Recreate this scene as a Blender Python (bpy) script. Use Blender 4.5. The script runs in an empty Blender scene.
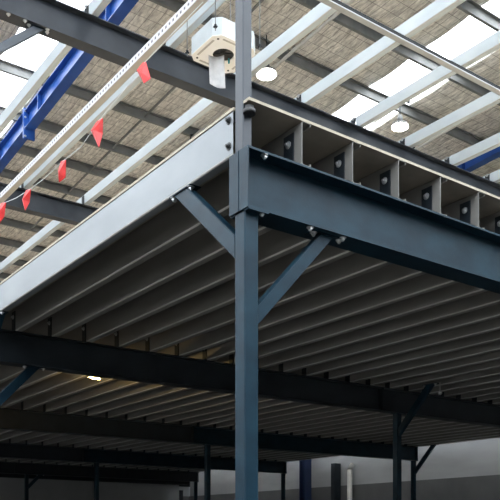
import bpy, bmesh, math, random
from mathutils import Vector, Matrix
random.seed(4)
sc = bpy.context.scene
C = sc.collection
CAMZ = 1.6                       # eye height; the heights below are written as eye + offset
def Z(h): return CAMZ + h
# ------------------------------------------------------------------ heights and grid
BEAM_B, BEAM_T = Z(2.012), Z(2.391)
JOIST_T = Z(2.672)
DECK_T = Z(2.690)
L2_B, L2_T = Z(6.12), Z(6.50)
GX = [0.0, 6.95, 13.8]
GY = [0.0, 5.27, 11.1, 16.9, 22.4]
G2Y = [0.0, 5.25, 10.66, 16.4]

# ------------------------------------------------------------------ materials
def new_mat(name):
    m = bpy.data.materials.new(name); m.use_nodes = True
    return m, m.node_tree.nodes, m.node_tree.links, m.node_tree.nodes['Principled BSDF']
def mottled(name, c1, c2, scale=6, rough=0.5, metal=0.0, bump=0.0, detail=6, stretch=(1,1,1), spec=0.5, bscale=60):
    m, N, L, B = new_mat(name)
    tc = N.new('ShaderNodeTexCoord'); mp = N.new('ShaderNodeMapping'); mp.inputs['Scale'].default_value = stretch
    L.new(tc.outputs['Object'], mp.inputs[0])
    n = N.new('ShaderNodeTexNoise'); n.inputs['Scale'].default_value = scale; n.inputs['Detail'].default_value = detail
    L.new(mp.outputs[0], n.inputs['Vector'])
    r = N.new('ShaderNodeValToRGB'); r.color_ramp.elements[0].position = .32; r.color_ramp.elements[1].position = .68
    r.color_ramp.elements[0].color = (*c1, 1); r.color_ramp.elements[1].color = (*c2, 1)
    L.new(n.outputs['Fac'], r.inputs[0]); L.new(r.outputs[0], B.inputs['Base Color'])
    B.inputs['Roughness'].default_value = rough; B.inputs['Metallic'].default_value = metal
    B.inputs['Specular IOR Level'].default_value = spec
    if bump:
        n2 = N.new('ShaderNodeTexNoise'); n2.inputs['Scale'].default_value = bscale
        L.new(mp.outputs[0], n2.inputs['Vector'])
        b = N.new('ShaderNodeBump'); b.inputs['Strength'].default_value = bump; b.inputs['Distance'].default_value = .01
        L.new(n2.outputs['Fac'], b.inputs['Height']); L.new(b.outputs[0], B.inputs['Normal'])
    return m
STEEL = mottled('slate_blue_steel_paint', (.003,.013,.023), (.007,.026,.041), 3.5, .42, 0, .05, stretch=(1,1,1.5), spec=.17)
STEEL_DK = mottled('dark_steel_paint', (.009,.013,.017), (.016,.022,.028), 4, .45, spec=.35)
RAFTER = mottled('royal_blue_steel_paint', (.009,.045,.20), (.015,.07,.28), 2, .42, spec=.3)
GALV = mottled('galvanised_steel', (.40,.41,.42), (.48,.49,.50), 5, .42, .15, .03, stretch=(1,.5,1))
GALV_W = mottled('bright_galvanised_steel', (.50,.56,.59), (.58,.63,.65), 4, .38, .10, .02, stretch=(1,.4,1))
EDGE_W = mottled('weathered_edge_galvanising', (.155,.167,.178), (.20,.214,.225), 3, .42, .1, .02, stretch=(1,.4,1))
STEEL_N = mottled('grey_steel_paint', (.020,.025,.033), (.034,.040,.050), 3, .42, 0, .04, spec=.35)
WHITEWALL = mottled('white_painted_wall', (.78,.76,.72), (.84,.82,.79), 2, .8)
RAILDK = mottled('black_rail_paint', (.004,.005,.006), (.009,.010,.011), 4, .6, spec=.15)
CORNER_HI = mottled('corner_highlight_zinc', (.42,.41,.39), (.52,.51,.48), 9, .3, .2, stretch=(1,.3,1))  # lighter zinc standing in for the highlight along joist corners
PANEL = mottled('ivory_panel', (.86,.85,.82), (.90,.89,.87), 8, .5)
RAILCH = mottled('buff_zinc_channel', (.36,.34,.29), (.44,.41,.36), 8, .5)
STEEL_L = mottled('worn_grey_steel_paint', (.055,.065,.08), (.08,.092,.11), 3, .45)
NAVY = mottled('navy_steel_paint', (.006,.014,.045), (.010,.022,.065), 2, .5)
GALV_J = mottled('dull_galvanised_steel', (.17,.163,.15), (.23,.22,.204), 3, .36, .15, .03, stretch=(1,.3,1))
PURLIN = mottled('weathered_purlin_steel', (.12,.125,.12), (.18,.18,.175), 3, .55, .1)
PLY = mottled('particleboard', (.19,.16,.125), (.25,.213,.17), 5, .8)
PLY_E = mottled('particleboard_edge', (.30,.265,.20), (.38,.335,.26), 20, .8)
BOLT = mottled('zinc_bolt', (.45,.46,.47), (.6,.6,.6), 20, .3, .8)
CONC = mottled('concrete_floor', (.022,.021,.019), (.032,.03,.027), .8, .6, 0, .1)
DADO = mottled('dark_grey_wall', (.085,.085,.085), (.11,.11,.11), 1.2, .8)
PLASTER = mottled('pale_wall_sheet', (.28,.28,.28), (.36,.36,.36), 1.1, .8, stretch=(1,.4,1.6))
DOORM = mottled('grey_roller_door', (.22,.22,.22), (.26,.26,.26), 1.1, .6)
RED = mottled('red_bunting_plastic', (.42,.006,.006), (.55,.014,.012), 14, .45)
CREAM = mottled('cream_plastic', (.58,.53,.45), (.64,.59,.51), 8, .5)
WHITEM = mottled('white_enamelled_steel', (.58,.63,.66), (.64,.69,.72), 8, .35)
BLACK = mottled('black_plastic', (.012,.012,.013), (.02,.02,.02), 30, .5)
FILM = mottled('grey_film_sheet', (.46,.46,.47), (.58,.57,.57), 14, .3, 0, .2)
TEAL = mottled('teal_plastic', (.02,.28,.32), (.03,.34,.38), 14, .5)
CONDUIT = mottled('galvanised_conduit', (.42,.40,.37), (.52,.50,.46), 6, .45, .2)
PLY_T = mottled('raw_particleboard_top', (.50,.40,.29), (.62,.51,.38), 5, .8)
SIDING_POST = mottled('grey_girt_paint', (.30,.31,.31), (.38,.39,.39), 4, .5)

def foil_mat():
    m, N, L, B = new_mat('foil_faced_roof_blanket')
    tc = N.new('ShaderNodeTexCoord')
    def mapping(s):
        mp = N.new('ShaderNodeMapping'); mp.inputs['Scale'].default_value = s
        L.new(tc.outputs['Object'], mp.inputs[0]); return mp
    n = N.new('ShaderNodeTexNoise'); n.inputs['Scale'].default_value = 1; n.inputs['Detail'].default_value = 8; n.inputs['Roughness'].default_value = .65
    L.new(mapping((17,4.5,1)).outputs[0], n.inputs['Vector'])
    r = N.new('ShaderNodeValToRGB')
    r.color_ramp.elements[0].position = .33; r.color_ramp.elements[0].color = (.44,.41,.37,1)
    r.color_ramp.elements[1].position = .67; r.color_ramp.elements[1].color = (.97,.92,.84,1)
    L.new(n.outputs['Fac'], r.inputs[0])
    # seams of the sheets: thin dark lines both ways
    br = N.new('ShaderNodeTexBrick'); br.offset = 0; br.inputs['Scale'].default_value = 1
    br.inputs['Brick Width'].default_value = .22; br.inputs['Row Height'].default_value = .30
    br.inputs['Mortar Size'].default_value = .009; br.inputs['Mortar Smooth'].default_value = .6
    br.inputs['Color1'].default_value = (1,1,1,1); br.inputs['Color2'].default_value = (.93,.93,.93,1); br.inputs['Mortar'].default_value = (.42,.41,.40,1)
    L.new(mapping((1,1,1)).outputs[0], br.inputs['Vector'])
    mx = N.new('ShaderNodeMix'); mx.data_type = 'RGBA'; mx.blend_type = 'MULTIPLY'; mx.inputs[0].default_value = 1
    L.new(r.outputs[0], mx.inputs[6]); L.new(br.outputs['Color'], mx.inputs[7])
    L.new(mx.outputs[2], B.inputs['Base Color'])
    B.inputs['Roughness'].default_value = .5; B.inputs['Metallic'].default_value = .1
    b = N.new('ShaderNodeBump'); b.inputs['Strength'].default_value = .9; b.inputs['Distance'].default_value = .08
    n3 = N.new('ShaderNodeTexNoise'); n3.inputs['Scale'].default_value = 1; n3.inputs['Detail'].default_value = 6
    L.new(mapping((14,5,1)).outputs[0], n3.inputs['Vector'])
    L.new(n3.outputs['Fac'], b.inputs['Height']); L.new(b.outputs[0], B.inputs['Normal'])
    return m
FOIL = foil_mat()
def skylight_mat():
    m = bpy.data.materials.new('translucent_roof_sheet'); m.use_nodes = True
    N = m.node_tree.nodes; L = m.node_tree.links; N.clear()
    o = N.new('ShaderNodeOutputMaterial'); t = N.new('ShaderNodeBsdfTranslucent'); t.inputs['Color'].default_value = (.93,.96,1,1)
    L.new(t.outputs[0], o.inputs[0]); return m
SKYL = skylight_mat()
def glow_mat(name, col, s):
    m, N, L, B = new_mat(name)
    B.inputs['Emission Color'].default_value = (*col,1); B.inputs['Emission Strength'].default_value = s
    B.inputs['Base Color'].default_value = (.8,.8,.8,1); return m
LAMP_W = glow_mat('high_bay_diffuser', (1,.97,.90), 14)
LAMP_Y = glow_mat('warm_bulkhead_diffuser', (1,.62,.20), 40)
def perforated_mat():
    m, N, L, B = new_mat('perforated_white_steel')
    tc = N.new('ShaderNodeTexCoord'); mp = N.new('ShaderNodeMapping')
    L.new(tc.outputs['Object'], mp.inputs[0])
    sp = N.new('ShaderNodeSeparateXYZ'); L.new(mp.outputs[0], sp.inputs[0])
    def math_(op, a, b=None):
        k = N.new('ShaderNodeMath'); k.operation = op
        for i, v in enumerate((a, b)):
            if v is None: continue
            if isinstance(v, (int, float)): k.inputs[i].default_value = v
            else: L.new(v, k.inputs[i])
        return k.outputs[0]
    fy = math_('FRACT', math_('MULTIPLY', sp.outputs['Y'], 1/.05))
    hole_y = math_('LESS_THAN', math_('ABSOLUTE', math_('SUBTRACT', fy, .5)), .23)
    hole_z = math_('LESS_THAN', math_('ABSOLUTE', math_('SUBTRACT', sp.outputs['Z'], .029)), .0095)
    h = math_('MULTIPLY', hole_y, hole_z)
    mx = N.new('ShaderNodeMix'); mx.data_type = 'RGBA'
    L.new(h, mx.inputs[0]); mx.inputs[6].default_value = (.40,.39,.40,1); mx.inputs[7].default_value = (.05,.04,.05,1)
    L.new(mx.outputs[2], B.inputs['Base Color']); B.inputs['Roughness'].default_value = .5
    return m
PERF = perforated_mat()
def siding_mat():
    m, N, L, B = new_mat('ribbed_green_grey_cladding')
    B.inputs['Base Color'].default_value = (.36,.39,.33,1); B.inputs['Roughness'].default_value = .45
    return m
SIDING = siding_mat()

# ------------------------------------------------------------------ mesh helpers
def box(bm, x0, x1, y0, y1, z0, z1, mi=0):
    vs = [bm.verts.new(p) for p in ((x0,y0,z0),(x1,y0,z0),(x1,y1,z0),(x0,y1,z0),(x0,y0,z1),(x1,y0,z1),(x1,y1,z1),(x0,y1,z1))]
    for f in ((0,3,2,1),(4,5,6,7),(0,1,5,4),(1,2,6,5),(2,3,7,6),(3,0,4,7)):
        bm.faces.new([vs[i] for i in f]).material_index = mi
def prof(bm, pts, axis, a, b, mi=0):
    """extrude a closed outline: axis 'y' -> pts are (x,z); axis 'x' -> pts are (y,z); axis 'z' -> pts are (x,y)"""
    def P(u, v, w):
        return {'y':(u,w,v), 'x':(w,u,v), 'z':(u,v,w)}[axis]
    r0 = [bm.verts.new(P(u,v,a)) for u,v in pts]; r1 = [bm.verts.new(P(u,v,b)) for u,v in pts]
    n = len(pts)
    for i in range(n):
        j = (i+1) % n
        bm.faces.new((r0[i], r0[j], r1[j], r1[i])).material_index = mi
    bm.faces.new(list(reversed(r0))).material_index = mi; bm.faces.new(r1).material_index = mi
def cyl(bm, p0, p1, r, n=12, r1=None, mi=0):
    p0 = Vector(p0); p1 = Vector(p1); d = (p1-p0)
    q = d.to_track_quat('Z','Y'); r1 = r if r1 is None else r1
    a = []; b = []
    for i in range(n):
        t = 2*math.pi*i/n; v = Vector((math.cos(t), math.sin(t), 0))
        a.append(bm.verts.new(p0 + q @ (v*r))); b.append(bm.verts.new(p1 + q @ (v*r1)))
    for i in range(n):
        j = (i+1) % n; f = bm.faces.new((a[i],a[j],b[j],b[i])); f.material_index = mi; f.smooth = n > 8
    bm.faces.new(list(reversed(a))).material_index = mi; bm.faces.new(b).material_index = mi
def mesh(name, bm, *mats):
    bmesh.ops.recalc_face_normals(bm, faces=bm.faces)
    me = bpy.data.meshes.new(name); bm.to_mesh(me); bm.free()
    for m in mats: me.materials.append(m)
    return me
def put(name, me, loc=(0,0,0), parent=None, rot=(0,0,0)):
    o = bpy.data.objects.new(name, me); C.objects.link(o)
    o.location = loc; o.rotation_euler = rot
    if parent: o.parent = parent
    return o
def tag(o, label, cat, group=None):
    o['label'] = label; o['category'] = cat
    if group: o['group'] = group
    return o
def empty(name, loc, label, cat, group=None):
    return tag(put(name, None, loc), label, cat, group)
def struct(name, bm, *mats):
    o = put(name, mesh(name, bm, *mats)); o['kind'] = 'structure'; return o
ORD = ['first','second','third','fourth','fifth','sixth','seventh','eighth','ninth','tenth','eleventh','twelfth','thirteenth','fourteenth','fifteenth','sixteenth','seventeenth','eighteenth','nineteenth','twentieth']
def ordinal(i):
    if i < 20: return ORD[i]
    t, u = divmod(i+1, 10)
    if u == 0: return {3:'thirtieth',4:'fortieth'}[t]
    return {2:'twenty',3:'thirty'}[t] + '-' + ORD[u-1]

def rounded_c(w, h, t, lip, r=.009):
    """C outline, web at x=0, opening towards +x, bent corners rounded"""
    o = [(w, lip), (w, 0), (r, 0), (r*.3, r*.3), (0, r), (0, h-r), (r*.3, h-r*.3), (r, h), (w, h), (w, h-lip)]
    i = [(w-t, h-lip), (w-t, h-t), (r+t, h-t), (r*.3+t, h-r*.3-t), (t, h-r-t), (t, r+t), (r*.3+t, r*.3+t), (r+t, t), (w-t, t), (w-t, lip)]
    return o + i
def i_section(w, h, tf, tw):
    a = w/2; b = tw/2
    return [(-a,0),(a,0),(a,tf),(b,tf),(b,h-tf),(a,h-tf),(a,h),(-a,h),(-a,h-tf),(-b,h-tf),(-b,tf),(-a,tf)]

def m_bolt(r=.017, h=.016):
    bm = bmesh.new(); cyl(bm, (0,0,0), (0,0,.004), r*1.5, 14); cyl(bm, (0,0,.004), (0,0,h), r, 6); cyl(bm, (0,0,h), (0,0,h+.01), r*.55, 10)
    return mesh('bolt', bm, BOLT)
BOLT_ME = m_bolt()
BOLT_DK = BOLT_ME.copy(); BOLT_DK.materials[0] = BLACK
def bolt(parent, loc, normal):
    q = Vector(normal).to_track_quat('Z','Y')
    return put('bolt', BOLT_ME, loc, parent, q.to_euler())

# ------------------------------------------------------------------ the building shell
WIN_B = 6.8
RX, BY = 15.5, 25.6              # inner faces of the right-hand and the far wall
def roof_z(y):                   # underside of the roof rafters; the roof falls gently away from the viewer
    return Z(9.0) - .056*(y + 4.058 - 15.4)
bm = bmesh.new(); box(bm, -13.5, RX+.3, -13.5, BY+.3, -.2, 0); struct('floor', bm, CONC)
SKYX = [(2.50, 3.50), (9.55, 10.85)]
# lining: strips between the translucent bands, sagging a little between the purlins
PUR_Y = [9.65-1.5*k-4.058 for k in range(12, 0, -1)] + [v-4.058 for v in (9.65, 11.2, 12.65, 14.35, 16.1, 17.7, 19.0, 20.35, 21.7, 23.1, 24.5, 25.9, 27.3, 28.7, 29.7)]
X_EDGES = [-12.0, -9.0, -3.6, SKYX[0][0], SKYX[0][1], SKYX[1][0], SKYX[1][1], RX+.2]  # band left of the mezzanine is an added skylight, out of view
def sheet_strip(bm, x0, x1, lift, seg):
    nx = max(2, int((x1-x0)/.5)); ys = []
    y = PUR_Y[0]
    for a, b in zip(PUR_Y[:-1], PUR_Y[1:]):
        ys += [(a + (b-a)*k/seg, k/seg) for k in range(seg)]
    ys.append((PUR_Y[-1], 0))
    rows = []
    for (y, f) in ys:
        sag = -.05*math.sin(math.pi*f) if lift == 0 else 0
        rows.append([bm.verts.new((x0+(x1-x0)*i/nx, y, roof_z(y)+.5+.18+.03+lift+sag)) for i in range(nx+1)])
    for r0, r1 in zip(rows[:-1], rows[1:]):
        for i in range(nx):
            f = bm.faces.new((r0[i], r0[i+1], r1[i+1], r1[i])); f.smooth = True
FRONT = [i for i, y in enumerate(PUR_Y) if y < -.5][-1]        # unseen front bays, glazed across as an added light source
def cut(lo, hi):
    global PUR_Y
    keep = PUR_Y; PUR_Y = keep[lo:hi]; return keep
bm = bmesh.new(); keep = cut(FRONT, None)
for a, b in ((0,1),(2,3),(4,5),(6,7)): sheet_strip(bm, X_EDGES[a], X_EDGES[b], 0, 6)
PUR_Y = keep
ceil = struct('ceiling', bm, FOIL)
md = ceil.modifiers.new('depth', 'SOLIDIFY'); md.thickness = .06; md.offset = 1
keep = cut(FRONT, None)
for k, (a, b) in enumerate(((1,2),(3,4),(5,6))):
    bm = bmesh.new(); sheet_strip(bm, X_EDGES[a], X_EDGES[b], .02, 1); struct('window_%d' % (k+1), bm, SKYL)
PUR_Y = keep[:FRONT+1]
bm = bmesh.new(); sheet_strip(bm, X_EDGES[0], X_EDGES[-1], .02, 1); struct('window_4', bm, SKYL)
PUR_Y = keep

# right-hand wall: dark grey band below, pale sheet band, ribbed cladding above
WZ = Z(1.60)
def wall_pieces():
    bm = bmesh.new()
    box(bm, RX-.06, RX+.1, -12, BY, 0, WZ, 0)
    box(bm, RX, RX+.1, -12, BY, WZ, Z(3.4), 1)
    z = Z(3.4)
    while z < Z(9.9):                        # horizontal ribs of the cladding
        box(bm, RX+.03, RX+.1, -12, BY, z, z+.20, 2); box(bm, RX-.02, RX+.1, -12, BY, z+.20, z+.27, 2); z += .27
    return bm
struct('wall_right', wall_pieces(), DADO, PLASTER, SIDING)
bm = bmesh.new()
box(bm, -26, RX+.1, BY, BY+.12, 0, WZ, 0); box(bm, -26, RX+.1, BY+.04, BY+.12, WZ, Z(9.2), 1)
struct('wall_back', bm, DADO, PLASTER)
bm = bmesh.new(); box(bm, -26, RX-.0, BY-.03, BY+.06, Z(2.02), Z(2.3)); struct('trim_1', bm, STEEL_DK)

# unseen walls behind the viewer, closed below; eaves band added to light the roof
bm = bmesh.new()
box(bm, -12.2, -12.0, -12, BY, 0, WIN_B, 0)
for k in range(8): box(bm, -12.15, -12.05, -12+5.3*k, -11.9+5.3*k, WIN_B, roof_z(-12+5.3*k)+.5, 0)
struct('wall_left', bm, WHITEWALL)  # unseen wall made white to bounce side light under the deck
bm = bmesh.new()
box(bm, -12.2, RX+.1, -12.2, -12.0, 0, 8.2, 0)
for k in range(6): box(bm, -12+5.3*k, -11.9+5.3*k, -12.15, -12.05, 8.2, roof_z(-12)+.5, 0)
struct('wall_front', bm, DADO)

# roller door in the far wall
rd = empty('roller_door', (8.3, BY-.05, 0), 'grey roller door with a dark drum box in the far wall', 'door')
bm = bmesh.new()
z = 0
while z < Z(2.05): box(bm, -4.6, 6.6, -.03, .0, z, z+.085); box(bm, -4.6, 6.6, -.022, .0, z+.085, z+.1); z += .1
put('door_curtain', mesh('door_curtain', bm, DOORM), (0,0,0), rd)
bm = bmesh.new(); cyl(bm, (-4.7,-.24,Z(2.28)), (6.9,-.24,Z(2.28)), .21, 20); put('drum_box', mesh('drum_box', bm, STEEL_DK), (0,0,0), rd)
for x in (-4.75, 6.6):
    bm = bmesh.new(); box(bm, x, x+.16, -.1, .0, 0, Z(1.85)); put('side_guide', mesh('side_guide', bm, STEEL_DK), (0,0,0), rd)

# wall fittings seen below the deck
bm = bmesh.new(); box(bm, -.15, .15, -.15, -.13, 0, Z(8.6)); box(bm, -.15, .15, .13, .15, 0, Z(8.6)); box(bm, -.01, .01, -.13, .13, 0, Z(8.6))
tag(put('portal_column', mesh('portal_column', bm, NAVY), (RX-.45, 17.25, 0)), 'tall dark blue steel building column against the pale right wall, right of the main post', 'column')
bm = bmesh.new(); box(bm, -.13, .13, -.10, .10, 0, Z(2.35))
tag(put('wall_stanchion', mesh('wall_stanchion', bm, STEEL_DK), (RX-.2, 15.95, 0)), 'narrow dark stanchion on the pale wall between blue column and pale downpipe', 'column')
bm = bmesh.new(); cyl(bm, (0,0,0), (0,0,Z(2.1)), .085, 16); cyl(bm, (0,0,Z(2.1)), (.12,0,Z(2.28)), .085, 16)
tag(put('downpipe', mesh('downpipe', bm, CONDUIT), (RX-.22, 15.25, 0)), 'pale round downpipe with a bent top on the wall below the deck', 'pipe')
bm = bmesh.new()
box(bm, -.05, 0, -.12, -.09, Z(3.2), Z(9.6)); box(bm, -.12, -.05, -.12, .12, Z(3.2), Z(9.6)); box(bm, -.05, 0, .09, .12, Z(3.2), Z(9.6))
tag(put('wall_girt_post', mesh('wall_girt_post', bm, SIDING_POST), (RX-.02, 7.1, 0)), 'grey channel post on the ribbed green-grey cladding at the right edge', 'post')

# ------------------------------------------------------------------ roof steel
def rafter(x, label):
    bm = bmesh.new(); y0, y1 = -11.5, BY-.05
    w = .22; h = .40
    for (a, b, z0, z1) in ((-w/2, w/2, 0, .016), (-w/2, w/2, h-.016, h), (-.006, .006, .016, h-.016)):
        z0 += .1; z1 += .1
        vs = [bm.verts.new(p) for p in [(a,y0,roof_z(y0)+z0),(b,y0,roof_z(y0)+z0),(b,y1,roof_z(y1)+z0),(a,y1,roof_z(y1)+z0),
                                       (a,y0,roof_z(y0)+z1),(b,y0,roof_z(y0)+z1),(b,y1,roof_z(y1)+z1),(a,y1,roof_z(y1)+z1)]]
        for f in ((0,3,2,1),(4,5,6,7),(0,1,5,4),(1,2,6,5),(2,3,7,6),(3,0,4,7)): bm.faces.new([vs[i] for i in f])
    r = tag(put('roof_rafter', mesh('roof_rafter', bm, RAFTER), (x,0,0)), label, 'rafter')
    for y in (3.6, 9.1, 12.4, 15.0):
        bm = bmesh.new(); z0 = roof_z(y)+.116
        box(bm, -w/2, -.006, y-.006, y+.006, z0, z0+h-.034); put('web_stiffener', mesh('web_stiffener', bm, RAFTER), (0,0,0), r)
    return r
raf = rafter(3.56, 'royal blue steel roof rafter running up through the upper left corner')
rafter(13.5, 'dark blue roof rafter glimpsed between upper joists near the right edge')
rafter(-6.0, 'blue steel roof rafter over the open floor left of the mezzanine')
# bolted splice of the near rafter
bm = bmesh.new(); y = 13.2; box(bm, -.13, .13, y-.03, y-.008, roof_z(y)-.10, roof_z(y)+.56); box(bm, -.13, .13, y+.008, y+.03, roof_z(y)-.10, roof_z(y)+.56)
sp = put('splice_plate', mesh('splice_plate', bm, RAFTER), (0,0,0), raf)
for zz in (-.06, .12, .36, .50): bolt(sp, (-.09, y-.03, roof_z(y)+zz), (0,-1,0))

def z_outline(w, h, t):
    return [(0,0),(w,0),(w,.018),(w-t,.018),(w-t,t),(t,t),(t,h-t),(-w+t,h-t),(-w+t,h-.018),(-w,h-.018),(-w,h),(0,h)]
bm = bmesh.new(); prof(bm, z_outline(.065,.18,.006), 'x', -12, RX-.02); PUR_ME = mesh('roof_purlin', bm, PURLIN)
PUR_VIS = [y for y in PUR_Y if 0 < y < 22]
for k, y in enumerate(PUR_Y[:-1]):
    where = 'the near half of the roof' if y < 8 else 'the far half of the roof'
    o = tag(put('roof_purlin', PUR_ME, (0, y, roof_z(y)+.5)), '%s grey steel purlin under the foil roof, counted from the viewer\'s end' % ordinal(k), 'purlin', 'roof purlins')
# bridging rods between purlins
k = 0
for x in (5.85, 8.6):
    for j in range(11, 21):
        y = PUR_Y[j]
        bm = bmesh.new(); box(bm, -.02, .02, 0, PUR_Y[j+1]-y, -.015, .015); BR_ME = mesh('purlin_bridging', bm, PURLIN)
        tag(put('purlin_bridging', BR_ME, (x, y, roof_z(y)+.56), None, (math.atan(-.056),0,0)),
            '%s thin dark bridging strut between roof purlins in the %s row' % (ordinal(k % 10), 'left' if x < 7 else 'right'), 'strut', 'purlin bridging'); k += 1
# conduits below the purlins
for x, y0, y1, nm in ((7.10, 3.0, 13.5, 'pale pipe with a clip hanging beside the leftmost of the upper right joists'),
                      (10.30, 2.0, 17.0, 'thin bright conduit under the purlins beside the right skylight'),
                      (12.02, 0.5, 14.0, 'pale pipe slung under the roof between the two rightmost upper joists')):
    bm = bmesh.new(); cyl(bm, (0,y0,roof_z(y0)+.42), (0,y1,roof_z(y1)+.42), .035 if x != 10.3 else .022, 12)
    p = tag(put('roof_pipe', mesh('roof_pipe', bm, CONDUIT), (x,0,0)), nm, 'pipe', 'pipes under the roof')
    bm = bmesh.new()
    for yy in (y0+2.3, y0+6.1, y0+9.0): box(bm, -.045, .045, yy-.02, yy+.02, roof_z(yy)+.36, roof_z(yy)+.50)
    put('pipe_clip', mesh('pipe_clip', bm, STEEL_DK), (0,0,0), p)
# high-bay lamps
def high_bay(x, y, z, label, q=1.0):
    t = empty('high_bay_lamp', (x,y,z), label, 'lamp', 'high bay lamps')
    bm = bmesh.new(); cyl(bm, (0,0,.02), (0,0,.07), .225*q, 28, .20*q); cyl(bm, (0,0,.07), (0,0,.26), .08*q, 20, .05); put('lamp_housing', mesh('lamp_housing', bm, PURLIN), (0,0,0), t)
    bm = bmesh.new(); cyl(bm, (0,0,0), (0,0,.022), .215*q, 28); put('diffuser', mesh('diffuser', bm, LAMP_W), (0,0,0), t)
    bm = bmesh.new(); cyl(bm, (0,0,.26), (0,0,roof_z(y)+.5-z), .012, 8); put('suspension_rod', mesh('suspension_rod', bm, STEEL_DK), (0,0,0), t)
def world_at(px, py, h):         # only used to note where surveyed fittings hang: ray through the eye met with a level plane
    d = 795*h/(533-py); lat = (px-250)/795*d
    return (.5906*d+.807*lat-2.944, .807*d-.5906*lat-4.058)
x, y = world_at(266.5, 75, 8.9); high_bay(x, y, Z(8.9), 'round glowing high bay lamp just right of the main post', .9)
x, y = world_at(400, 127.5, 8.9); high_bay(x, y, Z(8.9), 'round glowing high bay lamp under the right skylight', .85)

# ------------------------------------------------------------------ mezzanine: columns
def column(x, y, top, label, group, sz=.11):
    bm = bmesh.new(); a = sz/2
    prof(bm, [(-a,-a+.008),(-a+.008,-a),(a-.008,-a),(a,-a+.008),(a,a-.008),(a-.008,a),(-a+.008,a),(-a,a-.008)], 'z', .015, top)
    c = tag(put('mezzanine_post', mesh('mezzanine_post', bm, STEEL), (x,y,0)), label, 'post', group)
    bm = bmesh.new(); box(bm, -.13, .13, -.13, .13, 0, .015); put('base_plate', mesh('base_plate', bm, STEEL), (0,0,0), c)
    bm = bmesh.new(); box(bm, -.055, .10, -.10, .10, top-.010, top); put('cap_plate', mesh('cap_plate', bm, STEEL), (0,0,.0), c)
    return c
names_y = ['front beam', 'second beam', 'third beam', 'fourth beam', 'rearmost beam']
names_x = ['left edge of the deck', 'middle of the deck', 'right edge of the deck']
for i, y in enumerate(GY):
    for j, x in enumerate(GX):
        if (i, j) == (0, 0): lab = 'main slate-blue square steel post at the near corner of the mezzanine'
        else: lab = 'dark square steel post under the %s at the %s' % (names_y[i], names_x[j])
        column(x if j < 2 else x-.02, y, BEAM_B, lab, None if (i,j)==(0,0) else 'posts under the deck')
# upper corner post
def upper_post(x0, x1, y0, y1, label, foot=None):
    bm = bmesh.new(); prof(bm, [(x0,y0+.006),(x0+.006,y0),(x1,y0),(x1,y1),(x0+.006,y1),(x0,y1-.006)], 'z', foot or BEAM_T+.001, L2_B)
    return tag(put('upper_post', mesh('upper_post', bm, STEEL_N), (0,0,0)), label, 'post', 'upper storey posts')
up = upper_post(-.055, .010, -.037, .052, 'slim slate-blue upper post rising from the near corner of the deck')
bm = bmesh.new(); cyl(bm, (-.02,-.055,JOIST_T-.035), (-.02,-.055,JOIST_T-.012), .030, 6); cyl(bm, (-.02,-.055,JOIST_T-.06), (-.02,-.055,JOIST_T-.035), .040, 16)
put('lock_nut', mesh('lock_nut', bm, BLACK), (0,0,0), up)
for i in range(1, 4):
    for j, x in enumerate(GX):
        o = upper_post(x-.04, x+.04, G2Y[i]-.04, G2Y[i]+.04, 'slim upper post above the %s at the %s' % (names_y[i], names_x[j]), DECK_T)

# ------------------------------------------------------------------ mezzanine: beams
def cleat_mesh(w, h, mat):
    bm = bmesh.new(); box(bm, -.010, -.001, -w/2, w/2, 0, h); return mesh('cleat', bm, mat)
CLEAT1 = cleat_mesh(.10, .235, STEEL_DK)
CLEAT2 = cleat_mesh(.10, .17, STEEL_DK)
JX = [.372 + .45*k for k in range(30)]
def beam(x0, x1, y, zb, label, group, w=.20, h=.379, mat=None, name='floor_beam', cleats=None, cleat_me=None, cl_dy=0, bolts=False):
    mat = mat or STEEL
    L_ = x1-x0
    t = empty(name, (x0, y, zb), label, 'beam', group)
    bm = bmesh.new(); prof(bm, i_section(w, h, .014, .010), 'x', .010, L_-.010); put('girder', mesh('girder', bm, mat), (0,0,0), t)
    for a in (0, L_-.010):
        bm = bmesh.new(); box(bm, a, a+.010, -w/2, w/2, 0, h)
        if a == 0: box(bm, -.003, 0, -.004, .004, .0, h)
        put('end_plate', mesh('end_plate', bm, mat), (0,0,0), t)
    for x in (cleats or []):
        if x0 < x < x1:
            c = put('cleat', cleat_me, (x-x0, cl_dy, h), t)
            if bolts: bolt(c, (-.010, 0, .17), (-1,0,0))
    return t
SPL = 6.52
b1 = beam(-.065, 6.95, 0, BEAM_B, 'large slate-blue front edge beam leaving the main post to the right', 'deck beams', cleats=JX, cleat_me=CLEAT1, cl_dy=.03, bolts=True)
# flange bolts of the near beam
for (bx, by, bz, nz) in ((.13,-.075,0,-1), (.53,-.07,0,-1), (.83,-.06,0,-1)):
    bolt(b1, (bx, by, bz), (0,0,nz))
bolt(b1, (.15, -.075, .365), (0,0,-1))
b = beam(6.95, 13.85, 0, BEAM_B, 'far right length of the front edge beam beyond the frame', 'deck beams', cleats=JX, cleat_me=CLEAT1, cl_dy=.03)
for i in (1,2,3,4):
    nm = names_y[i]
    bL = beam(-.065, SPL, GY[i], BEAM_B, 'dark steel %s under the deck, left length' % nm, 'deck beams', cleats=JX, cleat_me=CLEAT1, cl_dy=-.05, bolts=(i==1), mat=STEEL_DK)
    bR = beam(SPL+.004, 13.85, GY[i], BEAM_B, 'blue-grey steel %s under the deck, right length past the splice' % nm, 'deck beams', cleats=JX, cleat_me=CLEAT1, cl_dy=-.05, mat=(STEEL if i in (2, 3) else STEEL_DK))

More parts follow.
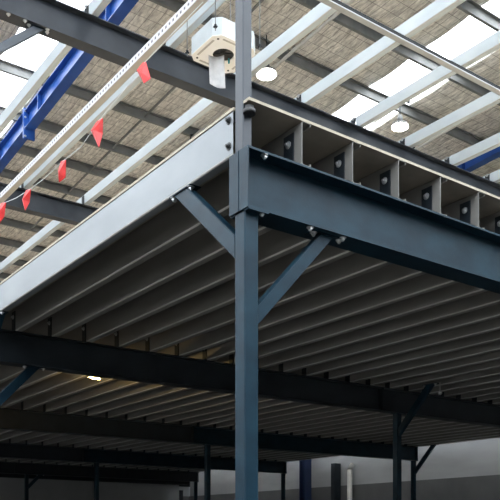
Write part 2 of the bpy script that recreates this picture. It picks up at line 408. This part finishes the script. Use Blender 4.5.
# knee braces: square tube with bolted end tabs
def brace(axis, x, y, sgn, z0, u1, z1, label, depth=.15, th=.07, u0=.055, mat=None):
    """arm with mitred ends: from the post face (offset u0) up to the steel above (offset u1)"""
    t = empty('knee_brace', (x, y, z0), label, 'brace', 'knee braces')
    H = z1-z0; run = depth*(u1-u0)/H
    bm = bmesh.new(); pts = [(sgn*u0, 0), (sgn*u1, H-.004), (sgn*(u1-run), H-.004), (sgn*u0, depth)]
    prof(bm, pts, 'y' if axis == 'x' else 'x', -th/2, th/2)
    bmesh.ops.bevel(bm, geom=[e for e in bm.edges if abs(e.calc_length()) > .3], offset=.005, segments=2, affect='EDGES')
    put('brace_arm', mesh('brace_arm', bm, mat or STEEL), (0,0,0), t)
    bm = bmesh.new(); c = sgn*(u1-run/2)
    if axis == 'x': box(bm, c-.14, c+.14, -.045, .045, H-.008, H)
    else: box(bm, -.045, .045, c-.14, c+.14, H-.008, H)
    tb = put('end_tab', mesh('end_tab', bm, STEEL), (0,0,0), t)
    for k in (-1, 1): bolt(tb, ((c+k*.115, -.02, H-.008) if axis == 'x' else (-.02, c+k*.115, H-.008)), (0,0,-1))
    return t
brace('x', 0, -.01, 1, Z(1.31), .70, BEAM_B, 'slate-blue knee brace from the main post up to the front edge beam', .125)
brace('y', -.02, 0, 1, Z(1.735), .80, BEAM_T, 'slate-blue knee brace from the main post up to the bright edge joist')
brace('y', -.02, 5.27, -1, Z(1.735), .80, BEAM_T, 'dark knee brace under the bright edge joist at the left picture edge')
brace('x', 0, 5.27, 1, Z(1.33), .70, BEAM_B, 'dark blue knee brace under the second beam at the left picture edge')
brace('y', GX[1], 5.27, -1, Z(1.62), .80, BEAM_T, 'dark knee brace leaning towards the viewer off the middle post right of centre')
brace('y', GX[2]-.02, 11.1, -1, Z(1.62), .80, BEAM_T, 'dark knee brace off the right edge post in front of the pale wall')
brace('x', GX[1], 22.4, 1, Z(1.5), .55, BEAM_B, 'small dark knee brace at the rearmost post near the roller door')
# bolts under the bright edge joist, beside the brace end
JBOLTS = ((-.02,.70),(-.02,.80),(.03,.86))

# ------------------------------------------------------------------ mezzanine: joists
def joist_mesh(length, w=.075, h=.281, lip=.02, mat=GALV_J, name='floor_joist'):
    bm = bmesh.new(); prof(bm, rounded_c(w, h, .003, lip, .012), 'y', 0, length)
    for f in bm.faces:                       # highlight on the lower bend, put into its colour
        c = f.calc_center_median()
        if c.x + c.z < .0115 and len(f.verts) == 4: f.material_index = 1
    return mesh(name, bm, mat, CORNER_HI)
bays = [(-.097, 5.255), (5.275, 11.085), (11.105, 16.885), (16.905, 25.0)]
bay_nm = ['front bay', 'second bay', 'third bay', 'rear bay']
for i, (y0, y1) in enumerate(bays):
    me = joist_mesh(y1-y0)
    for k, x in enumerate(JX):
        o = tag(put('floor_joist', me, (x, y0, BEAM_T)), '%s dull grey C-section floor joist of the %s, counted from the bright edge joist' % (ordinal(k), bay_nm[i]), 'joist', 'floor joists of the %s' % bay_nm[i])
for i, (y0, y1) in enumerate([(.062, 5.255)] + bays[1:]):
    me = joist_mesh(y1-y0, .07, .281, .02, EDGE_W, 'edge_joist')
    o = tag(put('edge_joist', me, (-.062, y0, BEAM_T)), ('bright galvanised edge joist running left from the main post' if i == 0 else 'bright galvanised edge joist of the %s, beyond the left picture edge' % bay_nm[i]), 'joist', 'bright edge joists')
    if i == 0:
        for (yy, zz) in ((.045,.07),(.045,.235)):
            put('bolt', BOLT_DK, (0, yy, zz), o, (0,-math.pi/2,0))
        for bx, by in ((.03,.66),(.04,.78)): bolt(o, (bx, by, 0), (0,0,-1))
for i, (y0, y1) in enumerate(bays):
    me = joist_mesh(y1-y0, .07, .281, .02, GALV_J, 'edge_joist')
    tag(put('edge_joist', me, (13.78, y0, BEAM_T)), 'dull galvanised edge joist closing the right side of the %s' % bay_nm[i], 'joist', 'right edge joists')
# particleboard deck: separate boards laid across
ys = [-.10, 5.27, 11.1, 16.9, 25.05]  # rear edge extended past the last beam to shut out light
for i in range(4):
    bm = bmesh.new()
    if i == 0: prof(bm, [(-.055,-.10),(13.87,-.10),(13.87,5.268),(-.064,5.268),(-.064,.056),(.013,.056),(.013,-.041),(-.055,-.041)], 'z', JOIST_T, DECK_T)
    else: box(bm, -.064, 13.87, ys[i]+.002, ys[i+1]-.002, JOIST_T, DECK_T)
    bmesh.ops.recalc_face_normals(bm, faces=bm.faces)
    for f in bm.faces:
        f.normal_update()
        f.material_index = 1 if abs(f.normal.z) < .5 else 0
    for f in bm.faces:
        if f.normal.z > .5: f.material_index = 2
    tag(put('deck_board', mesh('deck_board', bm, PLY, PLY_E, PLY_T)), 'brown particleboard decking over the %s with a pale cut edge' % bay_nm[i], 'decking', 'particleboard decking')

# ------------------------------------------------------------------ guard rails and bunting
rl = empty('guard_rail', (-.118, .03, Z(3.53)), 'perforated pale guard rail above the bright edge joist, hung with red flags', 'railing', 'guard rails')
bm = bmesh.new(); box(bm, 0, .004, 0, 5.2, 0, .056); put('perforated_strip', mesh('perforated_strip', bm, PERF), (0,0,0), rl)
bm = bmesh.new(); prof(bm, [(.004,0),(.062,0),(.062,.02),(.059,.02),(.059,.003),(.007,.003),(.007,.05),(.004,.05)], 'y', 0, 5.2); put('channel', mesh('channel', bm, RAILCH), (0,0,0), rl)
rr = empty('guard_rail', (0, -.10, Z(3.552)), 'dark thin guard rail crossing the upper right above the front edge beam', 'railing', 'guard rails')
bm = bmesh.new(); prof(bm, [(0,0),(.042,0),(.042,.026),(0,.026)], 'x', 0, 6.95); put('rail_tube', mesh('rail_tube', bm, RAILDK), (0,0,0), rr)
bm = bmesh.new(); prof(bm, [(.0,-.008),(.046,-.008),(.046,0),(0,0)], 'x', 0, 6.95); put('bottom_strip', mesh('bottom_strip', bm, SIDING_POST), (0,0,0), rr)
# rail posts beyond the frame
bm = bmesh.new(); prof(bm, [(-.02,-.02),(.02,-.02),(.02,.02),(-.02,.02)], 'z', DECK_T, Z(3.6))
RP = mesh('rail_post', bm, STEEL_DK)
put('rail_post', RP, (-.0+.06, 5.15, -Z(3.53)), rl); put('rail_post', RP, (6.9, .0+.075, -Z(3.552)), rr)

def in_plane_x(px, py, X):       # surveyed point on the plane of the left deck edge
    t = (px-250)/795.0; Xr = X + 2.944
    Yr = Xr*(.807-.5906*t)/(.5906+.807*t); d = .5906*Xr+.807*Yr
    return Vector((X, Yr-4.058, Z((533-py)*d/795)))
PX = -.13
flags = [((143,62),(146,62),(139,71),(149,78),(145,84)), ((97,121),(103,118),(93,131),(101,133),(100,148)),
         ((61,161),(66,160),(60,172),(64,177),(60,183)), ((26,190),(31,189),(24,200),(28,202),(26,211)), ((1,203),(6,202),(-1,214),(3,216),(0,224))]
bt = empty('bunting', in_plane_x(100,120,PX), 'red triangular safety flags on a thin string under the perforated rail', 'bunting')
base = Vector(bt.location)
pts = [(203,2),(170,36),(144,63),(122,93),(100,119),(81,147),(63,161),(45,178),(29,190),(16,198),(4,203),(-12,212)]
bm = bmesh.new()
wp = [in_plane_x(a,b_,PX)-base for a,b_ in pts]
for a, b_ in zip(wp[:-1], wp[1:]): cyl(bm, a, b_, .003, 6)
put('string', mesh('string', bm, WHITEM), (0,0,0), bt)
for q in flags:
    P = [in_plane_x(a,b_,PX)-base for a,b_ in q]
    P[2].x -= .02; P[3].x += .015; P[4].x -= .01
    bm = bmesh.new(); v = [bm.verts.new(p) for p in P]
    m1 = bm.verts.new((P[2]+P[3])*.5 + Vector((-.03,0,.01)))
    for f in ((0,1,5),(0,5,2),(1,3,5),(2,5,4),(5,3,4)): bm.faces.new([v[i] if i < 5 else m1 for i in f])
    o = put('flag', mesh('flag', bm, RED), (0,0,0), bt)
    md = o.modifiers.new('depth', 'SOLIDIFY'); md.thickness = .002

# ------------------------------------------------------------------ upper storey steel (no decking yet)
JX2 = [.27, 1.34, 2.46] + [.27 + 1.14*k for k in range(3, 12)]
lv = ['front', 'middle', 'far', 'rearmost']
for i in range(4):
    t = beam(-.065, 13.85, G2Y[i], L2_B, ['upper storey beam over the near corner post, above the picture','long dark upper storey beam crossing behind the main post','dark upper storey beam seen low at the left above the bright edge joist','rearmost upper storey beam hidden behind the deck'][i], 'upper storey beams', w=.19, mat=STEEL_N, name='upper_beam', cleats=JX2, cleat_me=CLEAT2, cl_dy=(.045 if i == 1 else -.06), bolts=(i==1))
    if i == 1:
        for bx in (.36, .56, .84): bolt(t, (bx, -.06, 0), (0,0,-1))
brace('x', 0, G2Y[1], 1, L2_B-.62, .74, L2_B, 'slate-blue knee brace under the upper beam in front of the left skylight', .12, u0=.041, mat=STEEL_L)
for i, (y0, y1) in enumerate(((0, 5.24), (5.26, 10.65), (10.67, 16.4))):
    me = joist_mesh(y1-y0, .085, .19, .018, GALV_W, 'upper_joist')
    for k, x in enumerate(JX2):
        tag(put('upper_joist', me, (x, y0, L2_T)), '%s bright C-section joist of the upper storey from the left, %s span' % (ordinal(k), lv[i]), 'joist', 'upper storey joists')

# ------------------------------------------------------------------ suspended ventilation unit
vx, vy, vz, s = 2.43, 3.98, Z(6.08), .65
v = empty('ventilation_unit', (vx, vy, vz), 'square white ceiling cassette unit hung on rods left of the main post', 'air conditioner')
def oct_(s, c, o=0): return [(o+c,o),(s-o-c,o),(s-o,o+c),(s-o,s-o-c),(s-o-c,s-o),(o+c,s-o),(o,s-o-c),(o,o+c)]
bm = bmesh.new(); prof(bm, oct_(s, .085), 'z', .012, .225); put('casing', mesh('casing', bm, WHITEM), (0,0,0), v)
bm = bmesh.new()
ring_o = [(p[0], p[1]) for p in oct_(s, .085)]
hx, hy, hr = s/2+.0, s/2-.0, .135
n = 32
circ = [(hx+hr*math.cos(2*math.pi*i/n), hy+hr*math.sin(2*math.pi*i/n)) for i in range(n)]
vo = [bm.verts.new((a,b_,0)) for a,b_ in ring_o]; vc = [bm.verts.new((a,b_,0)) for a,b_ in circ]
es = [bm.edges.new((vo[i], vo[(i+1)%8])) for i in range(8)] + [bm.edges.new((vc[i], vc[(i+1)%n])) for i in range(n)]
bmesh.ops.triangle_fill(bm, use_beauty=True, edges=es)
ex = bmesh.ops.extrude_face_region(bm, geom=list(bm.faces)); 
for g in ex['geom']:
    if isinstance(g, bmesh.types.BMVert): g.co.z += .011
for a, b_ in (((.14,.51),(.045,.07)), ((.14,.51),(.58,.605)), ((.045,.07),(.14,.51)), ((.58,.605),(.14,.51))):
    box(bm, a[0], a[1], b_[0], b_[1], -.004, 0, 1)
put('underside_panel', mesh('underside_panel', bm, PANEL, CONDUIT), (0,0,0), v)
bm = bmesh.new(); cyl(bm, (hx,hy,.011), (hx,hy,.0118), hr+.01, 32)
for i in range(7):
    a = 2*math.pi*i/7; cyl(bm, (hx,hy,.006), (hx+hr*.9*math.cos(a), hy+hr*.9*math.sin(a), .006), .006, 6)
cyl(bm, (hx,hy,.0), (hx,hy,.011), .04, 16)
put('fan_inlet', mesh('fan_inlet', bm, BLACK), (0,0,0), v)
bm = bmesh.new()
for i, (a, b_) in enumerate(((.085,.085),(.565,.085),(.085,.565),(.565,.565))): cyl(bm, (a,b_,-.006), (a,b_,0), .014, 10)
put('screw', mesh('screw', bm, BLACK), (0,0,0), v)
for (a, b_) in ((-.012,-.0),(s+.012,0),(-.012,s),(s+.012,s)):
    bm = bmesh.new(); cyl(bm, (a,b_,.02), (a,b_,roof_z(vy)+.5-vz), .006, 8)
    r_ = put('hanger_rod', mesh('hanger_rod', bm, PURLIN), (0,0,0), v)
    bm = bmesh.new(); box(bm, min(a, s/2*0+a)-.02, a+.02, b_-.02, b_+.02, .06, .075); cyl(bm, (a,b_,.075), (a,b_,.095), .016, 6); put('hanger_bracket', mesh('hanger_bracket', bm, STEEL_DK), (0,0,0), r_)
# protective film hanging out of the inlet
bm = bmesh.new(); nz = 10; nx = 6; rows = []
rt = Vector((.807,-.5906,0)); fw = Vector((.5906,.807,0)); c0 = Vector((s/2-.08, s/2+.04, -.015))
for j in range(nz+1):
    f = j/nz; row = []
    for i in range(nx+1):
        u = (i/nx-.5)*.20
        row.append(bm.verts.new(c0 + rt*(u+.015*f) + fw*(.05*math.sin(f*2.2)+.03*math.cos(u*20)) + Vector((0,0,-.34*f - .06*f*(i/nx)))))
    rows.append(row)
for a, b_ in zip(rows[:-1], rows[1:]):
    for i in range(nx): bm.faces.new((a[i],a[i+1],b_[i+1],b_[i])).smooth = True
o = put('hanging_film', mesh('hanging_film', bm, FILM), (0,0,0), v); md = o.modifiers.new('depth','SOLIDIFY'); md.thickness = .003
bm = bmesh.new(); cyl(bm, (s/2+.10, s/2+.02, -.06), (s/2+.10, s/2+.02, .0), .012, 8); put('drain_spigot', mesh('drain_spigot', bm, TEAL), (0,0,0), v)

# ------------------------------------------------------------------ fittings under the deck
def in_plane_y(px, py, Y):
    t = (px-250)/795.0; Yr = Y + 4.058
    Xr = Yr*(.5906+.807*t)/(.807-.5906*t); d = .5906*Xr+.807*Yr
    return Vector((Xr-2.944, Y, Z((533-py)*d/795)))
p = Vector((1.985, 6.40, Z(2.195)))
lm = empty('bulkhead_lamp', p, 'small warm yellow lamp glowing under the joists behind the second beam', 'lamp')
bm = bmesh.new(); box(bm, -.11, .11, -.05, .05, .02, .085); box(bm, -.25, .24, -.03, .03, .085, BEAM_T-Z(2.195)); box(bm, -.11, .11, -.07, -.05, .035, .33); put('lamp_body', mesh('lamp_body', bm, STEEL_DK), (0,0,0), lm)  # tall plate added as a shield against lamp spill into the front bay
bm = bmesh.new(); cyl(bm, (-.06,0,.012), (.06,0,.012), .015, 16); put('diffuser', mesh('diffuser', bm, LAMP_Y), (0,0,0), lm)
pl = bpy.data.lights.new('bulkhead_lamp_light', 'POINT'); pl.energy = 55; pl.color = (1,.70,.28); pl.shadow_soft_size = .04
po = put('bulkhead_lamp_light', pl, (0,.14,-.03), lm)
hp = Vector((6.95, 4.35, BEAM_T))
hl = empty('pendant_fitting', hp, 'tiny round fitting on a short rod below the joists near the middle post', 'fitting')
bm = bmesh.new(); cyl(bm, (0,0,-.14), (0,0,0), .006, 8); put('rod', mesh('rod', bm, CONDUIT), (0,0,0), hl)
bm = bmesh.new(); bmesh.ops.create_uvsphere(bm, u_segments=14, v_segments=10, radius=.035, matrix=Matrix.Translation((0,0,-.165))); put('head', mesh('head', bm, BOLT), (0,0,0), hl)

# ------------------------------------------------------------------ light
w = bpy.data.worlds.new('sky'); sc.world = w; w.use_nodes = True
N = w.node_tree.nodes; L = w.node_tree.links
bg = N['Background']; bg.inputs['Color'].default_value = (.80,.90,1,1); bg.inputs['Strength'].default_value = 5.0
sun = bpy.data.lights.new('sun', 'SUN'); sun.energy = 20.0; sun.angle = .03; sun.color = (1,.96,.88)
so = put('sun', sun); so.rotation_euler = (math.radians(28), math.radians(-22), 0)

# ------------------------------------------------------------------ camera
cam = bpy.data.cameras.new('camera'); co = put('camera', cam, (-2.944, -4.058, CAMZ))
cam.sensor_width = 36; cam.lens = 795*36/500; cam.shift_y = (533-250)/500
co.rotation_euler = (math.pi/2, 0, -math.atan2(.5906, .807))
cam.clip_end = 200
sc.camera = co
vs = sc.view_settings; vs.view_transform = 'Standard'; vs.look = 'None'; vs.exposure = 0.0; vs.gamma = 1; vs.use_curve_mapping = False
sc.cycles.max_bounces = 8; sc.cycles.diffuse_bounces = 5
